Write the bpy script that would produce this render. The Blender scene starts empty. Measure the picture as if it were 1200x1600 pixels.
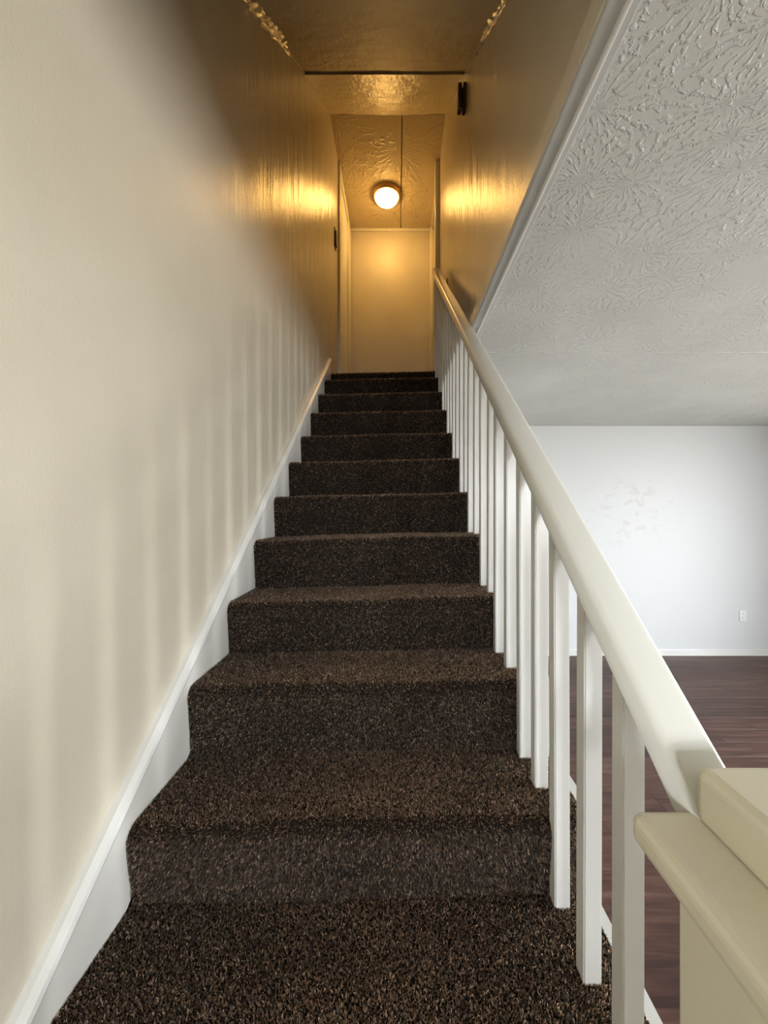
import bpy, bmesh, math, random
import numpy as np
from mathutils import Vector, Matrix
random.seed(7); rng = np.random.default_rng(11)
scene = bpy.context.scene
COL = scene.collection
H = 1.60                                   # eye height above the living room floor

# ---------------------------------------------------------------- camera, world, light, exposure
cam_d = bpy.data.cameras.new('camera'); cam = bpy.data.objects.new('camera', cam_d); COL.objects.link(cam)
cam.location = (0, 0, H); cam.rotation_euler = (math.pi/2, 0, 0)
cam_d.sensor_fit = 'VERTICAL'; cam_d.sensor_height = 36.0; cam_d.lens = 600/1600*36.0
cam_d.shift_x = -20/1600; cam_d.shift_y = -5/1600; cam_d.clip_start = .02
scene.camera = cam

SKY = 17.5
w = bpy.data.worlds.new('daylight'); scene.world = w; w.use_nodes = True
bg = w.node_tree.nodes['Background']; bg.inputs[1].default_value = SKY
wt = w.node_tree; wc = wt.nodes.new('ShaderNodeTexCoord'); ws = wt.nodes.new('ShaderNodeSeparateXYZ'); wr = wt.nodes.new('ShaderNodeValToRGB')   # overcast sky over darker ground
wt.links.new(wc.outputs['Generated'], ws.inputs[0]); wt.links.new(ws.outputs[2], wr.inputs[0]); wt.links.new(wr.outputs[0], bg.inputs[0])
wr.color_ramp.elements[0].position = 0.0; wr.color_ramp.elements[0].color = (.48, .48, .47, 1)
wr.color_ramp.elements[1].position = .03; wr.color_ramp.elements[1].color = (.91, .96, 1.02, 1)
LAMP = 21.0
WIN = [('y', -2.6, -.42, .30, 1.4, 2.2), ('y', -2.6, 1.5, 2.05, 1.2, 2.2), ('x', 4.6, -1.10, -.52, 1.1, 2.35), ('x', 4.6, .24, .86, .3, 2.45), ('x', 4.6, 1.6, 2.22, .3, 2.45)]   # axis, plane, from, to, sill, head; entry and extra right-hand openings added for light
def portal(ax, p, a, b, z0, z1):
    d = bpy.data.lights.new('window_portal', 'AREA'); d.shape = 'RECTANGLE'; d.size = b-a; d.size_y = z1-z0
    d.cycles.is_portal = True
    o = bpy.data.objects.new('window_portal', d); COL.objects.link(o)
    if ax == 'y': o.location = ((a+b)/2, p, (z0+z1)/2); o.rotation_euler = (math.pi/2, 0, 0)
    else: o.location = (p, (a+b)/2, (z0+z1)/2); o.rotation_euler = (math.pi/2, 0, math.pi/2)
    return o
for wn in WIN: portal(*wn)
vs = scene.view_settings
vs.view_transform = 'Standard'; vs.look = 'None'; vs.gamma = 1.0; vs.use_curve_mapping = False
vs.exposure = 1.22
scene.cycles.max_bounces = 6; scene.cycles.diffuse_bounces = 3; scene.cycles.glossy_bounces = 3; scene.cycles.transmission_bounces = 3
scene.cycles.use_adaptive_sampling = True; scene.cycles.adaptive_threshold = .05
scene.cycles.caustics_reflective = False; scene.cycles.caustics_refractive = False
scene.cycles.sample_clamp_indirect = 6.0

# ---------------------------------------------------------------- materials
def L(r, g, b):
    f = lambda c: (c/255/12.92 if c/255 <= .04045 else ((c/255+.055)/1.055)**2.4)
    return (f(r), f(g), f(b), 1)
class NT:
    def __init__(s, name):
        s.m = bpy.data.materials.new(name); s.m.use_nodes = True; s.t = s.m.node_tree
        s.b = s.t.nodes['Principled BSDF']
    def n(s, typ, **kw):
        x = s.t.nodes.new(typ)
        for k, v in kw.items():
            if k in x.inputs: x.inputs[k].default_value = v
            else: setattr(x, k, v)
        return x
    def l(s, a, b): s.t.links.new(a, b)
    def coord(s, scale=(1, 1, 1), kind='Object', rot=(0, 0, 0)):
        c = s.n('ShaderNodeTexCoord'); m = s.n('ShaderNodeMapping'); m.inputs['Scale'].default_value = scale
        m.inputs['Rotation'].default_value = rot
        if kind == 'World':
            g = s.n('ShaderNodeNewGeometry'); s.l(g.outputs['Position'], m.inputs['Vector'])
        else: s.l(c.outputs[kind], m.inputs['Vector'])
        return m.outputs[0]
    def noise(s, vec, scale, detail=3, rough=.5, dist=0):
        x = s.n('ShaderNodeTexNoise'); x.inputs['Scale'].default_value = scale; x.inputs['Detail'].default_value = detail
        x.inputs['Roughness'].default_value = rough; x.inputs['Distortion'].default_value = dist
        s.l(vec, x.inputs['Vector']); return x.outputs['Fac']
    def ramp(s, fac, stops):
        r = s.n('ShaderNodeValToRGB'); e = r.color_ramp.elements
        e[0].position, e[0].color = stops[0]; e[1].position, e[1].color = stops[-1]
        for p, c in stops[1:-1]: k = e.new(p); k.color = c
        s.l(fac, r.inputs[0]); return r.outputs[0]
    def math(s, op, a, b):
        x = s.n('ShaderNodeMath', operation=op)
        for i, v in enumerate((a, b)):
            if isinstance(v, (int, float)): x.inputs[i].default_value = v
            else: s.l(v, x.inputs[i])
        return x.outputs[0]
    def bump(s, h, strength, dist):
        x = s.n('ShaderNodeBump'); x.inputs['Strength'].default_value = strength; x.inputs['Distance'].default_value = dist
        s.l(h, x.inputs['Height']); s.l(x.outputs[0], s.b.inputs['Normal']); return x
def g(v): return (v, v, v, 1)

def paint(name, c0, c1, rough, bumpscale=60, bstr=.1, bdist=.002, spec=.5, streak=None):
    t = NT(name); v = t.coord(kind='World')
    t.l(t.ramp(t.noise(v, 3.0, 4), [(.3, c0), (.7, c1)]), t.b.inputs['Base Color'])
    t.b.inputs['Roughness'].default_value = rough; t.b.inputs['Specular IOR Level'].default_value = spec
    hgt = t.noise(v, bumpscale, 3)
    if streak:
        gp = t.n('ShaderNodeNewGeometry'); sy = t.n('ShaderNodeSeparateXYZ'); t.l(gp.outputs['Position'], sy.inputs[0]); yy = sy.outputs[1]
        sv = t.coord(scale=streak, kind='World'); hgt = t.math('ADD', hgt, t.math('MULTIPLY', t.math('MULTIPLY', t.noise(sv, 6, 3), 3.2), t.ramp(t.math('DIVIDE', yy, 4.0), [(.3, g(.12)), (.6, g(1))])))
        s2 = t.coord(scale=(1, 1, .22), kind='World')
        hgt = t.math('ADD', hgt, t.math('MULTIPLY', t.math('MULTIPLY', t.noise(s2, 8, 3), 16.0), t.ramp(t.math('DIVIDE', yy, 4.0), [(.3, g(.06)), (.55, g(1))])))
        hgt = t.math('ADD', hgt, t.math('MULTIPLY', t.noise(v, 5, 2), 2.0))
    t.bump(hgt, bstr, bdist)
    return t.m
M = {}
M['wall_beige'] = paint('satin_beige_wall_paint', L(210, 201, 181), L(217, 208, 189), .27, 190, .5, .0016, .5, (16, 16, .6))
M['wall_white'] = None
M['slope'] = paint('satin_slope_ceiling_paint', L(205, 190, 160), L(216, 202, 174), .38, 40, .35, .003, .5, (9, 2, 2))
M['slope_dull'] = paint('dull_slope_ceiling_paint', L(205, 190, 160), L(216, 202, 174), .6, 40, .35, .003, .3, (9, 2, 2))
M['enamel'] = paint('white_gloss_enamel', L(226, 226, 222), L(236, 236, 233), .22, 90, .12, .001)
M['cream'] = paint('cream_gloss_enamel', L(226, 219, 194), L(232, 225, 202), .2, 70, .12, .001)
M['rail'] = paint('off_white_gloss_enamel', L(214, 213, 204), L(221, 220, 212), .2, 70, .12, .001)
M['trim'] = paint('white_trim_paint', L(222, 220, 212), L(232, 230, 224), .3, 60, .1, .001)
M['trim_grey'] = paint('pale_grey_trim_paint', L(196, 196, 190), L(204, 204, 198), .4, 60, .1, .001)
M['dark_gap'] = paint('dark_gap', L(40, 34, 28), L(52, 44, 36), .8)
M['brown_plastic'] = paint('dark_brown_plastic', L(46, 36, 28), L(56, 44, 34), .35, 200, .05)
M['black_metal'] = paint('black_metal', L(20, 18, 16), L(30, 27, 24), .4, 200, .05)
M['outlet'] = paint('white_plastic', L(238, 238, 234), L(243, 243, 240), .3, 200, .02)
M['slot'] = paint('outlet_slot', L(120, 120, 118), L(130, 130, 128), .6, 200, .02)

t = NT('white_far_wall_paint'); v = t.coord(kind='World')
p = t.noise(t.coord(scale=(1, 1, 1.6), kind='World'), 9, 4, .6, .6)
gr = t.n('ShaderNodeNewGeometry')
dist = t.n('ShaderNodeVectorMath', operation='DISTANCE'); t.l(gr.outputs['Position'], dist.inputs[0]); dist.inputs[1].default_value = (2.55, 4.17, 1.62)
near = t.ramp(dist.outputs['Value'], [(.12, g(1)), (.62, g(0))])
msk = t.math('MULTIPLY', t.ramp(p, [(.56, g(0)), (.62, g(1))]), near)
mx = t.n('ShaderNodeMixRGB'); t.l(msk, mx.inputs[0]); mx.inputs[1].default_value = L(214, 216, 217); mx.inputs[2].default_value = L(205, 205, 203)
t.l(mx.outputs[0], t.b.inputs['Base Color']); t.b.inputs['Roughness'].default_value = .5
t.bump(t.noise(v, 60, 3), .1, .001); M['wall_white'] = t.m

def plaster(name, c0, c1, k=1.0, rough=.55, sc=1.0):          # stomped plaster texture with paint over it
    t = NT(name); v = t.coord(scale=(sc, sc, sc), kind='World')
    t.l(t.ramp(t.noise(v, 2.0, 3), [(.3, c0), (.7, c1)]), t.b.inputs['Base Color'])
    t.b.inputs['Roughness'].default_value = rough
    vo = t.n('ShaderNodeTexVoronoi', voronoi_dimensions='2D'); vo.inputs['Scale'].default_value = 5.0; t.l(v, vo.inputs['Vector'])
    sub = t.n('ShaderNodeVectorMath', operation='SUBTRACT'); t.l(v, sub.inputs[0]); t.l(vo.outputs['Position'], sub.inputs[1])
    sp = t.n('ShaderNodeSeparateXYZ'); t.l(sub.outputs[0], sp.inputs[0])
    ang = t.math('ARCTAN2', sp.outputs[0], sp.outputs[1])
    wav = t.math('SINE', t.math('ADD', t.math('MULTIPLY', ang, 24), t.math('MULTIPLY', t.noise(v, 14, 3), 14)), 0)
    n1 = t.noise(v, 62, 3, .55, .4); n2 = t.noise(v, 2.6, 3, .6)
    strokes = t.math('MULTIPLY', t.ramp(wav, [(.1, g(0)), (.8, g(1))]), t.ramp(n1, [(.45, g(0)), (.56, g(1))]))
    crumbs = t.ramp(t.noise(v, 52, 3, .5, .3), [(.58, g(0)), (.66, g(1))])
    h = t.math('MULTIPLY', t.math('ADD', strokes, crumbs), t.ramp(n2, [(.34, g(.12)), (.52, g(1))]))
    h = t.math('ADD', h, t.math('MULTIPLY', t.noise(v, 110, 2), .2))
    t.bump(h, .75*k, .0048)
    return t.m
M['plaster'] = plaster('stomped_plaster_ceiling', L(206, 205, 197), L(214, 213, 206))
M['hall_plaster'] = plaster('hall_plaster_ceiling', L(206, 190, 158), L(216, 201, 170), 1.25, .42, .36)
M['hall_wall'] = paint('hall_wall_paint', L(204, 198, 188), L(211, 206, 196), .42, 150, .15, .001)

t = NT('dark_wood_laminate'); oi = t.n('ShaderNodeObjectInfo')
cv = t.n('ShaderNodeTexCoord'); mp = t.n('ShaderNodeMapping'); mp.inputs['Scale'].default_value = (1.3, 16, 16)
ad = t.n('ShaderNodeVectorMath', operation='ADD'); sc3 = t.n('ShaderNodeVectorMath', operation='SCALE'); sc3.inputs[0].default_value = (37, 11, 5)
t.l(oi.outputs['Random'], sc3.inputs['Scale']); t.l(cv.outputs['Object'], mp.inputs['Vector']); t.l(mp.outputs[0], ad.inputs[0]); t.l(sc3.outputs[0], ad.inputs[1])
gn = t.noise(ad.outputs[0], 1.7, 6, .62, .5)
c = t.ramp(gn, [(.25, L(46, 29, 25)), (.5, L(76, 52, 44)), (.75, L(104, 78, 66))])
hs = t.n('ShaderNodeHueSaturation'); t.l(c, hs.inputs['Color']); t.l(t.math('ADD', t.math('MULTIPLY', oi.outputs['Random'], .5), .72), hs.inputs['Value'])
t.l(hs.outputs[0], t.b.inputs['Base Color']); t.b.inputs['Roughness'].default_value = .45; t.b.inputs['Specular IOR Level'].default_value = .3
t.bump(gn, .15, .001); M['plank'] = t.m
t = NT('under_floor'); t.b.inputs['Base Color'].default_value = L(50, 34, 30); t.b.inputs['Roughness'].default_value = .5; M['subfloor'] = t.m

t = NT('carpet_backing'); t.b.inputs['Base Color'].default_value = L(30, 25, 21); t.b.inputs['Roughness'].default_value = .95
t.b.inputs['Specular IOR Level'].default_value = .1; M['backing'] = t.m
t = NT('carpet_fibre'); a = t.n('ShaderNodeAttribute', attribute_name='fibre')
ml = t.n('ShaderNodeMixRGB', blend_type='MULTIPLY'); ml.inputs[0].default_value = 1; t.l(a.outputs['Color'], ml.inputs[1]); ml.inputs[2].default_value = (2.5, 2.0, 1.5, 1)
tr = t.n('ShaderNodeBsdfTranslucent'); t.l(ml.outputs[0], tr.inputs[0]); mxs = t.n('ShaderNodeMixShader'); mxs.inputs[0].default_value = .5
t.l(t.b.outputs[0], mxs.inputs[1]); t.l(tr.outputs[0], mxs.inputs[2]); t.l(mxs.outputs[0], t.t.nodes['Material Output'].inputs[0])
t.l(a.outputs['Color'], t.b.inputs['Base Color']); t.b.inputs['Roughness'].default_value = .45; t.b.inputs['Specular IOR Level'].default_value = .5
t.b.inputs['Sheen Weight'].default_value = .5; t.b.inputs['Sheen Roughness'].default_value = .35; t.b.inputs['Sheen Tint'].default_value = L(200, 170, 140)
M['fibre'] = t.m

t = NT('brushed_bronze_ring'); t.b.inputs['Metallic'].default_value = 1; t.b.inputs['Base Color'].default_value = L(206, 166, 116); t.b.inputs['Roughness'].default_value = .4; M['bronze'] = t.m
t = NT('lit_frosted_glass'); t.b.inputs['Base Color'].default_value = L(250, 240, 220); t.b.inputs['Roughness'].default_value = .3
t.b.inputs['Emission Color'].default_value = (1.0, .54, .14, 1); t.b.inputs['Emission Strength'].default_value = LAMP; M['lit'] = t.m
t = NT('torn_paper_tape'); v = t.coord(kind='World'); t.l(t.ramp(t.noise(v, 30, 4), [(.3, L(228, 214, 180)), (.7, L(248, 238, 212))]), t.b.inputs['Base Color']); t.b.inputs['Roughness'].default_value = .22; t.b.inputs['Specular IOR Level'].default_value = .8
t.bump(t.noise(v, 70, 4), .6, .006); M['tape'] = t.m

# ---------------------------------------------------------------- helpers
def tag(o, label=None, cat=None, group=None, kind=None):
    if label: o['label'] = label
    if cat: o['category'] = cat
    if group: o['group'] = group
    if kind: o['kind'] = kind
    return o
def mesh_obj(name, bm, mat, parent=None, smooth=False):
    me = bpy.data.meshes.new(name); bm.normal_update(); bm.to_mesh(me); bm.free()
    if mat: me.materials.append(M[mat])
    if smooth:
        for f in me.polygons: f.use_smooth = True
    o = bpy.data.objects.new(name, me); COL.objects.link(o)
    if parent: o.parent = parent
    return o
def add_box(bm, x0, x1, y0, y1, z0, z1, bev=0, seg=2):
    vs_ = [bm.verts.new((x, y, z)) for x in (x0, x1) for y in (y0, y1) for z in (z0, z1)]
    q = [(0, 1, 3, 2), (4, 6, 7, 5), (0, 4, 5, 1), (2, 3, 7, 6), (0, 2, 6, 4), (1, 5, 7, 3)]
    fs = [bm.faces.new([vs_[i] for i in f]) for f in q]
    if bev:
        es = list({e for f in fs for e in f.edges})
        bmesh.ops.bevel(bm, geom=es, offset=bev, segments=seg, affect='EDGES', profile=.5)
def box(name, x0, x1, y0, y1, z0, z1, mat, parent=None, bev=0, kind=None, seg=2):
    bm = bmesh.new(); add_box(bm, x0, x1, y0, y1, z0, z1, bev, seg)
    o = mesh_obj(name, bm, mat, parent)
    if kind: o['kind'] = kind
    return o
def add_prism_x(bm, prof, x0, x1):           # prof: closed list of (y, z)
    a = [bm.verts.new((x0, y, z)) for y, z in prof]; b = [bm.verts.new((x1, y, z)) for y, z in prof]
    n = len(prof)
    bm.faces.new(a); bm.faces.new(b[::-1])
    for i in range(n): bm.faces.new((a[i], b[i], b[(i+1) % n], a[(i+1) % n]))
    bmesh.ops.recalc_face_normals(bm, faces=bm.faces[:])
def prism_x(name, prof, x0, x1, mat, parent=None, kind=None, bev=0):
    bm = bmesh.new(); add_prism_x(bm, prof, x0, x1)
    if bev: bmesh.ops.bevel(bm, geom=bm.edges[:], offset=bev, segments=2, affect='EDGES')
    o = mesh_obj(name, bm, mat, parent)
    if kind: o['kind'] = kind
    return o
def empty(name, loc=(0, 0, 0)):
    o = bpy.data.objects.new(name, None); COL.objects.link(o); o.location = loc; o.empty_display_size = .1; return o
def lathe(name, prof, mat, parent=None, seg=48, loc=(0, 0, 0)):   # prof: (r, z)
    bm = bmesh.new(); rings = []
    for r, z in prof:
        if r < 1e-5: rings.append([bm.verts.new((0, 0, z))])
        else: rings.append([bm.verts.new((r*math.cos(2*math.pi*k/seg), r*math.sin(2*math.pi*k/seg), z)) for k in range(seg)])
    for A, B in zip(rings, rings[1:]):
        for k in range(seg):
            k2 = (k+1) % seg
            if len(A) == 1: bm.faces.new((A[0], B[k], B[k2]))
            elif len(B) == 1: bm.faces.new((A[k], B[0], A[k2]))
            else: bm.faces.new((A[k], B[k], B[k2], A[k2]))
    bmesh.ops.recalc_face_normals(bm, faces=bm.faces[:])
    o = mesh_obj(name, bm, mat, parent, True); o.location = loc; return o

# ---------------------------------------------------------------- room shell
XW, XR = -.59, .43                     # stairwell walls
ZC = H + .90                           # living room ceiling
ZL = H + 1.173                         # landing
ZH = H + 3.49                          # hallway ceiling
YB, YF, XE = -2.6, 4.17, 4.6           # near wall, far wall, right-hand wall
YH = 4.79                              # hallway end wall
S0Y, S0Z = .184, ZC                    # foot of the sloped ceiling
S1Y, S1Z = 2.44, H + 2.762             # seam of the two slope panels
S2Y, S2Z = 3.40, ZH
st = 'structure'
box('floor', XW-.1, XE+.1, YB-.1, YF+.1, -.1, 0, 'subfloor', kind=st)
fl = bpy.data.objects['floor']
box('wall_left', XW-.12, XW, YB-.1, YH+.1, 0, ZH+.2, 'wall_beige', kind=st)
def wall_with_holes(name, ax, p0, p1, a, b, z0, z1, holes, mat):
    bm = bmesh.new(); u = a
    def part(u0, u1, w0, w1):
        if ax == 'y': add_box(bm, u0, u1, p0, p1, w0, w1)
        else: add_box(bm, p0, p1, u0, u1, w0, w1)
    for h0, h1, hz0, hz1 in holes:
        part(u, h0, z0, z1); part(h0, h1, z0, hz0); part(h0, h1, hz1, z1); u = h1
    part(u, b, z0, z1)
    return tag(mesh_obj(name, bm, mat), kind=st)
wall_with_holes('wall_back', 'y', YB-.12, YB, XW-.1, XE+.1, 0, ZC, [q[2:] for q in WIN[:2]], 'wall_beige')
wall_with_holes('wall_right', 'x', XE, XE+.12, YB-.1, YF+.1, 0, ZC, [q[2:] for q in WIN[2:]], 'wall_white')
for i, (ax, p, a, b, z0, z1) in enumerate(WIN):
    bm = bmesh.new(); pc = p-.06 if ax == 'y' else p+.06
    def bar(u0, u1, w0, w1, d=.025):
        if ax == 'y': add_box(bm, u0, u1, pc-d, pc+d, w0, w1)
        else: add_box(bm, pc-d, pc+d, u0, u1, w0, w1)
    for u in (a, b-.04): bar(u, u+.04, z0, z1)
    for u in (z0, z1-.04): bar(a+.04, b-.04, u, u+.04)
    n = 2 if b-a > 1.1 else 1
    for k in range(1, n): c_ = a+(b-a)*k/n; bar(c_-.025, c_+.025, z0+.04, z1-.04)
    bar(a+.04, b-.04, (z0+z1)/2-.015, (z0+z1)/2+.015, .015)
    o = tag(mesh_obj('window_%d' % (i+1), bm, 'trim'), kind=st)
box('shade_partition', .46, .55, YB, -.25, 0, ZC, 'wall_beige', kind=st)  # unseen partition added to keep window light off the near wall
box('wall_front', XW-.1, XE+.1, YF, YF+.12, 0, ZC, 'wall_white', kind=st)
box('baseboard_front', XR+.06, XE, YF-.014, YF, 0, .075, 'enamel', kind=st, bev=.003)
# upper right wall of the stairwell, above the living room ceiling (door opening at the hallway)
DY0, DY1, DZ = 3.93, 4.70, ZH-.07
bm = bmesh.new()
add_box(bm, XR, XR+.11, -.1, DY0, ZC+.02, ZH+.2); add_box(bm, XR, XR+.11, DY1, YH+.1, ZC+.02, ZH+.2); add_box(bm, XR, XR+.11, DY0, DY1, DZ, ZH+.2); add_box(bm, XR, XR+.11, DY0, DY1, ZC+.02, ZL)
tag(mesh_obj('wall_stairwell_right', bm, 'wall_beige'), kind=st)
box('wall_hall_end', XW-.1, XR+.1, YH, YH+.1, ZC, ZH+.2, 'hall_wall', kind=st)
# ceilings
box('ceiling', XR-.03, XE+.1, YB-.1, YF+.1, ZC, ZC+.1, 'plaster', kind=st)
bm = bmesh.new(); add_box(bm, XW-.1, XR-.02, YB-.1, S0Y, ZC, ZC+.1)
tag(mesh_obj('ceiling_entry', bm, 'plaster'), kind=st)
prism_x('ceiling_slope', [(S0Y, S0Z), (S1Y, S1Z+.012), (S1Y, S1Z+.13), (S0Y, S0Z+.1)], XW-.05, XR+.05, 'slope_dull', kind=st)
bm = bmesh.new(); rows = []; n = 40              # upper panel, its lower edge and the hallway edge slightly wavy
for k in range(n+1):
    x = XW-.05+(XR-XW+.1)*k/n; wv = .004*math.sin(x*11)+.0025*math.sin(x*29+1); w2_ = .005*math.sin(x*7+2)+.002*math.sin(x*31)
    rows.append([bm.verts.new(q) for q in ((x, S1Y+wv, S1Z-.004+wv), (x, S2Y-.006+w2_, S2Z-.006), (x, S2Y, S2Z+.12), (x, S1Y, S1Z+.12))])
for a_, b_ in zip(rows, rows[1:]):
    for k in range(4): bm.faces.new((a_[k], a_[(k+1) % 4], b_[(k+1) % 4], b_[k]))
bm.faces.new(rows[0]); bm.faces.new(rows[-1][::-1]); bmesh.ops.recalc_face_normals(bm, faces=bm.faces[:])
tag(mesh_obj('ceiling_slope_upper', bm, 'slope'), kind=st)
bm = bmesh.new(); SX = .048
add_box(bm, XW-.05, SX-.005, S2Y, YH+.1, ZH, ZH+.1); add_box(bm, SX+.005, XR+.05, S2Y, YH+.1, ZH, ZH+.1); add_box(bm, SX-.01, SX+.01, S2Y, YH+.1, ZH+.03, ZH+.09)
tag(mesh_obj('ceiling_hall', bm, 'hall_plaster'), kind=st)
# landing floor slab
box('floor_landing', XW, XR, 3.42, YH, ZC-.02, ZL-.012, 'backing', kind=st)
# seam on the living room ceiling
bm = bmesh.new(); n = 60; A = []
for k in range(n):
    x = .5+(XE-.5)*k/(n-1); yy = 2.21+.004*math.sin(x*5)+random.uniform(-.002, .002); hw_ = random.uniform(.002, .006)
    A.append([bm.verts.new((x, yy-hw_, ZC+.001)), bm.verts.new((x, yy, ZC-random.uniform(.001, .004))), bm.verts.new((x, yy+hw_, ZC+.001))])
for a_, b_ in zip(A, A[1:]):
    for k in range(2): bm.faces.new((a_[k], a_[k+1], b_[k+1], b_[k]))
mesh_obj('joint_ridge', bm, 'plaster', bpy.data.objects['ceiling'])
# trims
box('trim_1', .372, XR+.001, S0Y-.05, DY0-.1, ZC-.008, ZC+.05, 'trim_grey', kind=st, bev=.003)
box('trim_lamp_tint', .366, .373, S0Y-.05, DY0-.1, ZC-.004, ZC+.054, 'wall_beige', kind=st, bev=.002)  # beige side strip carries the warm lamp light as colour
box('trim_2', .402, .412, YB, DY0-.1, ZC-.016, ZC-.004, 'trim', kind=st, bev=.003)
box('trim_3', XW, XR, YH-.018, YH, ZH-.035, ZH, 'trim', kind=st, bev=.004)
box('trim_4', XW, XW+.012, DY0+.02, YH-.018, ZH-.03, ZH, 'trim', kind=st, bev=.003)
box('trim_5', XR-.012, XR, DY0+.02, YH-.018, ZH-.03, ZH, 'trim', kind=st, bev=.003)
box('trim_6', XR-.02, XR, YH-.03, YH, ZL, ZH-.035, 'trim', kind=st, bev=.004)

# hallway doors: casing, slab
d = empty('door_1', (XW, 3.9, ZL)); tag(d, kind=st)
def child_box(parent, name, x0, x1, y0, y1, z0, z1, mat, bev=.003):
    o = box(name, x0, x1, y0, y1, z0, z1, mat, parent, bev); o.matrix_parent_inverse = Matrix.Translation(-Vector(parent.location)); return o
child_box(d, 'casing', XW, XW+.022, 3.85, 3.93, ZL, ZH-.001, 'trim')
child_box(d, 'casing', XW, XW+.024, 4.52, YH-.02, ZL, ZH-.07, 'trim')
child_box(d, 'head_casing', XW, XW+.022, 3.93, YH-.02, ZH-.11, ZH-.031, 'trim')
sl = child_box(d, 'door_slab', XW, XW+.008, 3.94, 4.51, ZL+.015, ZH-.115, 'enamel', .002)
child_box(d, 'strike_plate', XW+.008, XW+.012, 3.985, 4.015, ZL+.58, ZL+.66, 'black_metal', .001)
d = empty('door_2', (XR, 3.9, ZL)); tag(d, kind=st)
child_box(d, 'casing', XR-.045, XR, 3.84, 3.92, ZL, ZH-.001, 'trim')
child_box(d, 'casing', XR-.02, XR, DY1, YH-.03, ZL, ZH-.035, 'trim')
child_box(d, 'door_slab', XR+.05, XR+.09, DY0, DY1, ZL+.01, DZ, 'enamel', .002)

# laminate planks
pl_me = {}
def plank(length):
    if length not in pl_me:
        bm = bmesh.new(); add_box(bm, 0, length-.001, 0, .1545, 0, .009, .001, 1)
        o = mesh_obj('plank', bm, 'plank'); pl_me[length] = o.data; bpy.data.objects.remove(o)
    o = bpy.data.objects.new('plank', pl_me[length]); COL.objects.link(o); o.parent = fl; return o
y = YF-.155; r = 0
while y > YB:
    xs0 = .47 if y > -.24 else .56
    x = .47 - [0, .45, .8, .25, .62][r % 5]
    while x < XE:
        x0 = max(x, xs0); x1 = min(x+1.2, XE)
        if x1-x0 > .05:
            o = plank(round(x1-x0, 2)); o.location = (x0, y, 0)
        x += 1.2
    y -= .155; r += 1

# ---------------------------------------------------------------- staircase
XL0, XL1 = -.57, .405
STEP = [(-.19, -1.41), (.06, -1.22), (.31, -1.04), (.535, -.85), (.812, -.682), (1.046, -.494), (1.29, -.322), (1.534, -.13), (1.78, .052), (2.024, .243),
        (2.28, .431), (2.533, .632), (2.78, .829), (3.027, 1.018), (3.32, 1.173)]
stair = empty('staircase', (0, 1.6, 0))
tag(stair, 'straight staircase carpeted in dark speckled brown pile with white side boards', 'staircase')
def put(o, parent):
    o.parent = parent; o.matrix_parent_inverse = Matrix.Translation(-Vector(parent.location)); return o
def tilt(x): return .024*(x-XL0)
def profile(i):
    y0, z0 = STEP[i]; z0 += H
    zb = (STEP[i-1][1]+H) if i > 0 else 0.0
    y1 = STEP[i+1][0]+.02 if i+1 < len(STEP) else YH
    r = .026; p = []
    p.append((y0+.018, zb-.03)); p.append((y0+.012, zb+.05)); p.append((y0+.004, z0-r*2.4))
    for k in range(7):
        a_ = math.pi - k/6*math.pi/2
        p.append((y0+r+r*math.cos(a_), z0-r+r*math.sin(a_)))
    for f in (.25, .5, .75, 1): p.append((y0+r+(y1-y0-r)*f, z0-.002*f))
    return p
def cvt(p, x0, x1, nx, i):
    xs = np.linspace(x0, x1, nx); P = np.array(p)
    wob = .003*np.sin(xs*7+i*2.1)+.002*np.sin(xs*17+i)
    return xs, P, wob
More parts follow.
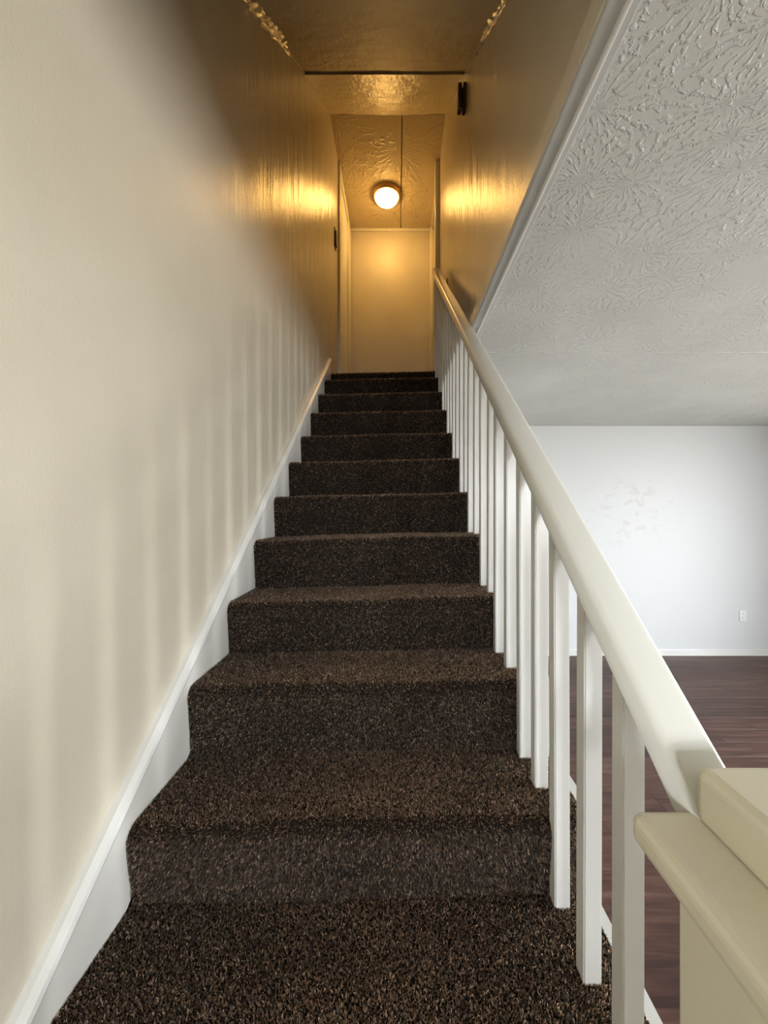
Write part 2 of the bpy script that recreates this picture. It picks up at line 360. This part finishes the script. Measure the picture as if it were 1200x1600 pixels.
for i in range(len(STEP)):
    x1 = XL1 if i > 2 else .275
    p = profile(i); nx = 26; xs, P, wob = cvt(p, XL0, x1, nx, i)
    bm = bmesh.new(); V = []
    top = STEP[i][1]+H
    for q, (yy, zz) in enumerate(p):
        V.append([bm.verts.new((x, yy + (wob[k]*.6 if q > 1 else 0), zz + tilt(x) + wob[k]*.5)) for k, x in enumerate(xs)])
    for a_ in range(len(p)-1):
        for k in range(nx-1): bm.faces.new((V[a_][k], V[a_][k+1], V[a_+1][k+1], V[a_+1][k]))
    # closed underside and ends so that the step is a solid block
    back = [bm.verts.new((x, p[-1][0], p[0][1]+tilt(x))) for x in xs]
    for k in range(nx-1):
        bm.faces.new((V[-1][k], V[-1][k+1], back[k+1], back[k])); bm.faces.new((back[k], back[k+1], V[0][k+1], V[0][k]))
    bm.faces.new([V[a_][0] for a_ in range(len(p))]+[back[0]]); bm.faces.new([V[a_][-1] for a_ in range(len(p))]+[back[-1]])
    bmesh.ops.recalc_face_normals(bm, faces=bm.faces[:])
    s = put(mesh_obj('carpeted_step', bm, 'backing', smooth=False), stair)
    if i < 3: continue
    # pile: short bent blades over riser, nosing and tread
    y0 = STEP[i][0]; dens = min(210000, 190000/(max(y0, .7)/.9)**1.35); ln = .0058*max(1, (y0/1.4)**.35); wd = .00095*max(1, (y0/1.2)**.7)
    pp = P.copy()
    if i == len(STEP)-1: pp = pp[:-3]
    seg = np.diff(pp, axis=0); sl_ = np.hypot(seg[:, 0], seg[:, 1]); cum = np.concatenate([[0], np.cumsum(sl_)]); tot = cum[-1]
    N = int(dens*tot*(x1-XL0))
    s_ = rng.random(N)*tot; X = XL0+rng.random(N)*(x1-XL0); idx = np.clip(np.searchsorted(cum, s_)-1, 0, len(seg)-1)
    f = (s_-cum[idx])/sl_[idx]; base = pp[idx]+seg[idx]*f[:, None]
    tang = seg[idx]/sl_[idx][:, None]; nrm = np.stack([-tang[:, 1], tang[:, 0]], 1)
    wv = .003*np.sin(X*7+i*2.1)+.002*np.sin(X*17+i)
    B = np.stack([X, base[:, 0]+np.where(idx > 0, wv*.6, 0), base[:, 1]+.024*(X-XL0)+wv*.5], 1)
    n3 = np.stack([np.zeros(N), nrm[:, 0], nrm[:, 1]], 1); t3 = np.stack([np.zeros(N), tang[:, 0], tang[:, 1]], 1); x3 = np.array([1., 0, 0])
    # combed in soft patches
    lean = .55*np.sin(X*9+s_*13+i)*np.sin(s_*21-X*5)
    d1 = n3 + x3*(rng.normal(0, .33, N)+lean*.3)[:, None] + t3*(rng.normal(-.1, .33, N))[:, None]
    d1[:, 2] -= .12; d1 /= np.linalg.norm(d1, axis=1)[:, None]
    d2 = d1 + x3*(rng.normal(0, .5, N))[:, None] + t3*(rng.normal(-.2, .5, N))[:, None]; d2 /= np.linalg.norm(d2, axis=1)[:, None]
    ang = rng.random(N)*2*np.pi; sd = np.cos(ang)[:, None]*x3+np.sin(ang)[:, None]*t3
    le = (ln*rng.uniform(.65, 1.25, N))[:, None]; wi = (wd*rng.uniform(.7, 1.4, N))[:, None]
    m_ = B+d1*le*.6; tp = m_+d2*le*.5
    verts = np.stack([B-sd*wi, B+sd*wi, m_-sd*wi*.9, m_+sd*wi*.9, tp], 1).reshape(-1, 3)
    o5 = (np.arange(N)*5)[:, None]
    tri = np.concatenate([o5+np.array([[0, 1, 3]]), o5+np.array([[0, 3, 2]]), o5+np.array([[2, 3, 4]])], 1).reshape(-1)
    me = bpy.data.meshes.new('carpet_pile'); me.vertices.add(N*5); me.vertices.foreach_set('co', verts.ravel())
    me.loops.add(N*9); me.loops.foreach_set('vertex_index', tri.astype(np.int32)); me.polygons.add(N*3)
    me.polygons.foreach_set('loop_start', np.arange(0, N*9, 3, dtype=np.int32))
    me.update(calc_edges=True)
    lamp_tint = np.exp(-((X+.05)/.26)**2)*(idx > 7)              # warm lamp light on the tread middles, painted as browner fibres
    u = rng.random(N); u = np.where((rng.random(N) < .55*lamp_tint) & (u < .62), .75, u); v_ = rng.uniform(.6, 1.5, N)
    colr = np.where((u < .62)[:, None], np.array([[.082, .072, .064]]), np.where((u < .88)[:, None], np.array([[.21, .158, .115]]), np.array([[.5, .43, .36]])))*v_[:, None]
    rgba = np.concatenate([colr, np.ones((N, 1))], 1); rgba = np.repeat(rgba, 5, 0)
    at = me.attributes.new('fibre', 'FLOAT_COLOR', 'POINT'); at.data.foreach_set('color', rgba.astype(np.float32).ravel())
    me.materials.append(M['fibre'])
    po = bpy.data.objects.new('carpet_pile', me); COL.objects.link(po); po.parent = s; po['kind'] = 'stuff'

# skirting board up the left wall with a rounded top bead
def nose_z(y):                       # height of the nosing line
    return H + np.interp(y, [q[0] for q in STEP], [q[1] for q in STEP])
def sk(y): return H - .78 + .759*(y-.58)
ya, yb = -.25, 3.32
prof = [(ya, max(0, sk(ya)-.30)), (yb, sk(yb)-.36), (yb, sk(yb)-.016), (ya, sk(ya)-.016)]
bm = bmesh.new(); add_prism_x(bm, prof, XW, XL0); put(mesh_obj('skirting_board', bm, 'trim'), stair)
bm = bmesh.new(); nrm_ = Vector((0, -.759, 1)).normalized()
rngs = []
pts = [(XW, -.012), (XL0+.006, -.012), (XL0+.008, -.005), (XL0+.006, .004), (XL0-.006, .011), (XW, .012)]
for yy in (ya, yb): rngs.append([bm.verts.new((px_, yy, sk(yy)-.012+q*1.25)) for px_, q in pts])
for k in range(len(pts)): bm.faces.new((rngs[0][k], rngs[1][k], rngs[1][(k+1) % len(pts)], rngs[0][(k+1) % len(pts)]))
bm.faces.new(rngs[0]); bm.faces.new(rngs[1][::-1]); bmesh.ops.recalc_face_normals(bm, faces=bm.faces[:])
put(mesh_obj('skirting_bead', bm, 'enamel'), stair)
# cut stringer on the open side, stepped, standing a little proud of the carpet
prof = [(.5, 0), (4.1, 0), (4.1, ZL-.03)]
for i in range(len(STEP)-1, 2, -1):
    yy, zz = STEP[i]; zz += H+.024; zl = STEP[i-1][1]+H+.024
    if i == len(STEP)-1: prof[-1] = (4.1, zz)
    prof += [(yy+.01, zz), (yy+.01, zl if i > 3 else 0)]
prof = prof[1:]
bm = bmesh.new(); add_prism_x(bm, prof, XL1, XL1+.022); put(mesh_obj('stringer', bm, 'enamel'), stair)

# ---------------------------------------------------------------- railing
rail = empty('stair_railing', (.341, .4, 0))
tag(rail, 'white painted stair railing with square balusters and sloping cream handrail', 'railing')
RS = .815
def railz(y): return H - .667 + RS*y
bm = bmesh.new(); rw, rh = .031, .024; sec = []
for k in range(20):                       # rounded rail section
    a_ = 2*math.pi*k/20; cx, cz = math.cos(a_), math.sin(a_)
    sec.append((.341+rw*math.copysign(abs(cx)**.36, cx), rh*math.copysign(abs(cz)**.4, cz)))
ys = [.37, 1.0, 2.0, 3.0, 3.40, 3.425]; R_ = []
for j, yy in enumerate(ys):
    sc_ = 1 if j < len(ys)-1 else .72
    R_.append([bm.verts.new((.341+(x-.341)*sc_, yy, railz(yy)+z*1.25*sc_)) for x, z in sec])
for A, B in zip(R_, R_[1:]):
    for k in range(20): bm.faces.new((A[k], A[(k+1) % 20], B[(k+1) % 20], B[k]))
bm.faces.new(R_[0]); bm.faces.new(R_[-1][::-1]); bmesh.ops.recalc_face_normals(bm, faces=bm.faces[:])
put(mesh_obj('handrail', bm, 'rail', smooth=True), rail)
BAL = [.549, .6655, .793, .907, 1.018, 1.134, 1.258, 1.364, 1.49, 1.612, 1.738, 1.858, 1.984, 2.108, 2.235, 2.362, 2.488, 2.612, 2.738, 2.862, 2.986, 3.112, 3.238, 3.352]
for yy in BAL:
    k = max(j for j in range(len(STEP)) if STEP[j][0] <= yy)
    zb = STEP[k][1]+H+tilt(.341)-.004
    bm = bmesh.new(); wb = .016
    j1, j2 = random.uniform(-.002, .002), random.uniform(-.002, .002)
    b_ = [(-wb, 0), (wb, 0), (wb, .031), (-wb, .031)]
    lo = [bm.verts.new((.341+x+j1, yy+y_, zb)) for x, y_ in b_]
    hi = [bm.verts.new((.341+x+j2, yy+y_, railz(yy+y_)-.022)) for x, y_ in b_]
    bm.faces.new(lo[::-1]); bm.faces.new(hi)
    for q in range(4): bm.faces.new((lo[q], lo[(q+1) % 4], hi[(q+1) % 4], hi[q]))
    bmesh.ops.recalc_face_normals(bm, faces=bm.faces[:])
    bmesh.ops.bevel(bm, geom=[e for e in bm.edges if abs(e.verts[0].co.z-e.verts[1].co.z) > .1], offset=.0025, segments=2, affect='EDGES')
    put(mesh_obj('baluster', bm, 'enamel'), rail)
# stout newel post with a stepped painted cap
zc = H - .32
nw = put(box('newel_post', .281, .443, .222, .384, 0, zc-.03, 'cream', None, .004), rail)
box('ledge', .249, .475, .19, .413, zc-.034, zc, 'cream', nw, .012, seg=4)
box('cap', .309, .418, .23, .40, zc-.002, zc+.055, 'cream', nw, .010, seg=4)

# ---------------------------------------------------------------- ceiling light
lx, ly = -.113, 4.256
lamp = empty('ceiling_light', (lx, ly, ZH)); tag(lamp, 'lit flush ceiling light with bronze ring and frosted dome above the landing', 'ceiling light')
lathe('ring', [(0, 0), (.158, 0), (.160, -.006), (.158, -.016), (.150, -.024), (.150, -.034), (.142, -.042), (.134, -.044), (.130, -.040), (.130, -.02), (0, -.02)], 'bronze', lamp)
prof = [(.127, -.036)]+[(.127*math.cos(a_), -.040-.072*math.sin(a_)) for a_ in [k/12*math.pi/2 for k in range(12)]]+[(0, -.112)]
lathe('glass_dome', prof, 'lit', lamp)
lathe('finial', [(0, -.122), (.006, -.120), (.007, -.115), (.004, -.110), (0, -.110)], 'bronze', lamp, 16)

# ---------------------------------------------------------------- small things on the walls
def place(o, loc): o.location = loc; return o
ch = empty('door_chime', (XR, 2.40, H+2.562)); tag(ch, 'dark brown two-part chime box high on the stairwell wall', 'door chime')
def rel_box(parent, name, x0, x1, y0, y1, z0, z1, mat, bev=.003):
    o = box(name, x0, x1, y0, y1, z0, z1, mat, parent, bev); return o
rel_box(ch, 'back_box', -.020, 0, -.034, .034, -.072, .072, 'brown_plastic', .004)
rel_box(ch, 'cover', -.050, -.025, -.03, .03, -.078, .078, 'brown_plastic', .009)
rel_box(ch, 'spacer', -.03, -.018, -.02, .02, -.05, .05, 'black_metal', .002)
for s_ in (-.02, .02): rel_box(ch, 'screw', -.041, -.034, s_-.004, s_+.004, -.082, -.076, 'bronze', .001)
th = empty('thermostat', (XW, 3.66, H+2.57)); tag(th, 'small brown thermostat in profile on the left wall by the hall door', 'thermostat')
rel_box(th, 'base', 0, .008, -.04, .04, -.09, .09, 'brown_plastic', .003)
rel_box(th, 'cover', .007, .020, -.03, .03, -.07, .07, 'brown_plastic', .008)
br = empty('rail_bracket', (XR, 3.27, H+1.92)); tag(br, 'small black metal bracket on the wall above the top of handrail', 'bracket')
rel_box(br, 'plate', -.006, 0, -.02, .02, -.035, .035, 'black_metal', .002)
rel_box(br, 'hook', -.02, -.005, -.008, .008, -.025, .0, 'black_metal', .003)
ou = empty('wall_outlet', (3.755, YF, H-1.16)); tag(ou, 'white duplex power outlet low on the white far wall', 'outlet')
rel_box(ou, 'cover_plate', -.036, .036, -.007, 0, -.058, .058, 'outlet', .003)
for zz in (-.022, .022):
    f_ = rel_box(ou, 'socket', -.017, .017, -.0095, -.006, zz-.014, zz+.014, 'outlet', .002)
    for sx in (-.007, .007): rel_box(f_, 'slot', sx-.0015, sx+.0015, -.0102, -.009, zz-.005, zz+.006, 'slot', 0)
# torn joint tape along the corners of the sloped ceiling
def tape(name, xw, sgn, ya_, yb_, wmax, label):
    bm = bmesh.new(); n = 46; A = []
    for k in range(n):
        u = k/(n-1); yy = ya_+(yb_-ya_)*u; zz = S0Z+(S1Z+.012-S0Z)*(yy-S0Y)/(S1Y-S0Y)
        e = .25+.75*math.sin(math.pi*min(1, u*1.15+.05))**2
        w1 = wmax*e*random.uniform(.45, 1.15); w2 = wmax*.8*e*random.uniform(.4, 1.1); dr = .004+.007*random.random()
        A.append([bm.verts.new(q) for q in ((xw+sgn*.0005, yy, zz-w2), (xw+sgn*.006, yy, zz-w2*.5-.003), (xw+sgn*(.008+.3*dr), yy, zz-.012-dr*.5),
                 (xw+sgn*w1*.6, yy+random.uniform(-.008, .008), zz-.006-dr*.6), (xw+sgn*w1, yy+random.uniform(-.01, .01), zz-.0005))])
    for a_, b_ in zip(A, A[1:]):
        for k in range(4): bm.faces.new((a_[k], a_[k+1], b_[k+1], b_[k]))
    bmesh.ops.recalc_face_normals(bm, faces=bm.faces[:])
    o = mesh_obj(name, bm, 'tape')
    md = o.modifiers.new('thickness', 'SOLIDIFY'); md.thickness = .0015; md.offset = 0
    return tag(o, label, 'joint tape')
tape('torn_joint_tape', XW, 1, 1.30, 2.44, .05, 'ragged torn paper tape along the left corner of the sloped ceiling')
tape('torn_joint_tape', XR, -1, 1.30, 2.20, .03, 'narrow torn paper tape along the right corner of the sloped ceiling')
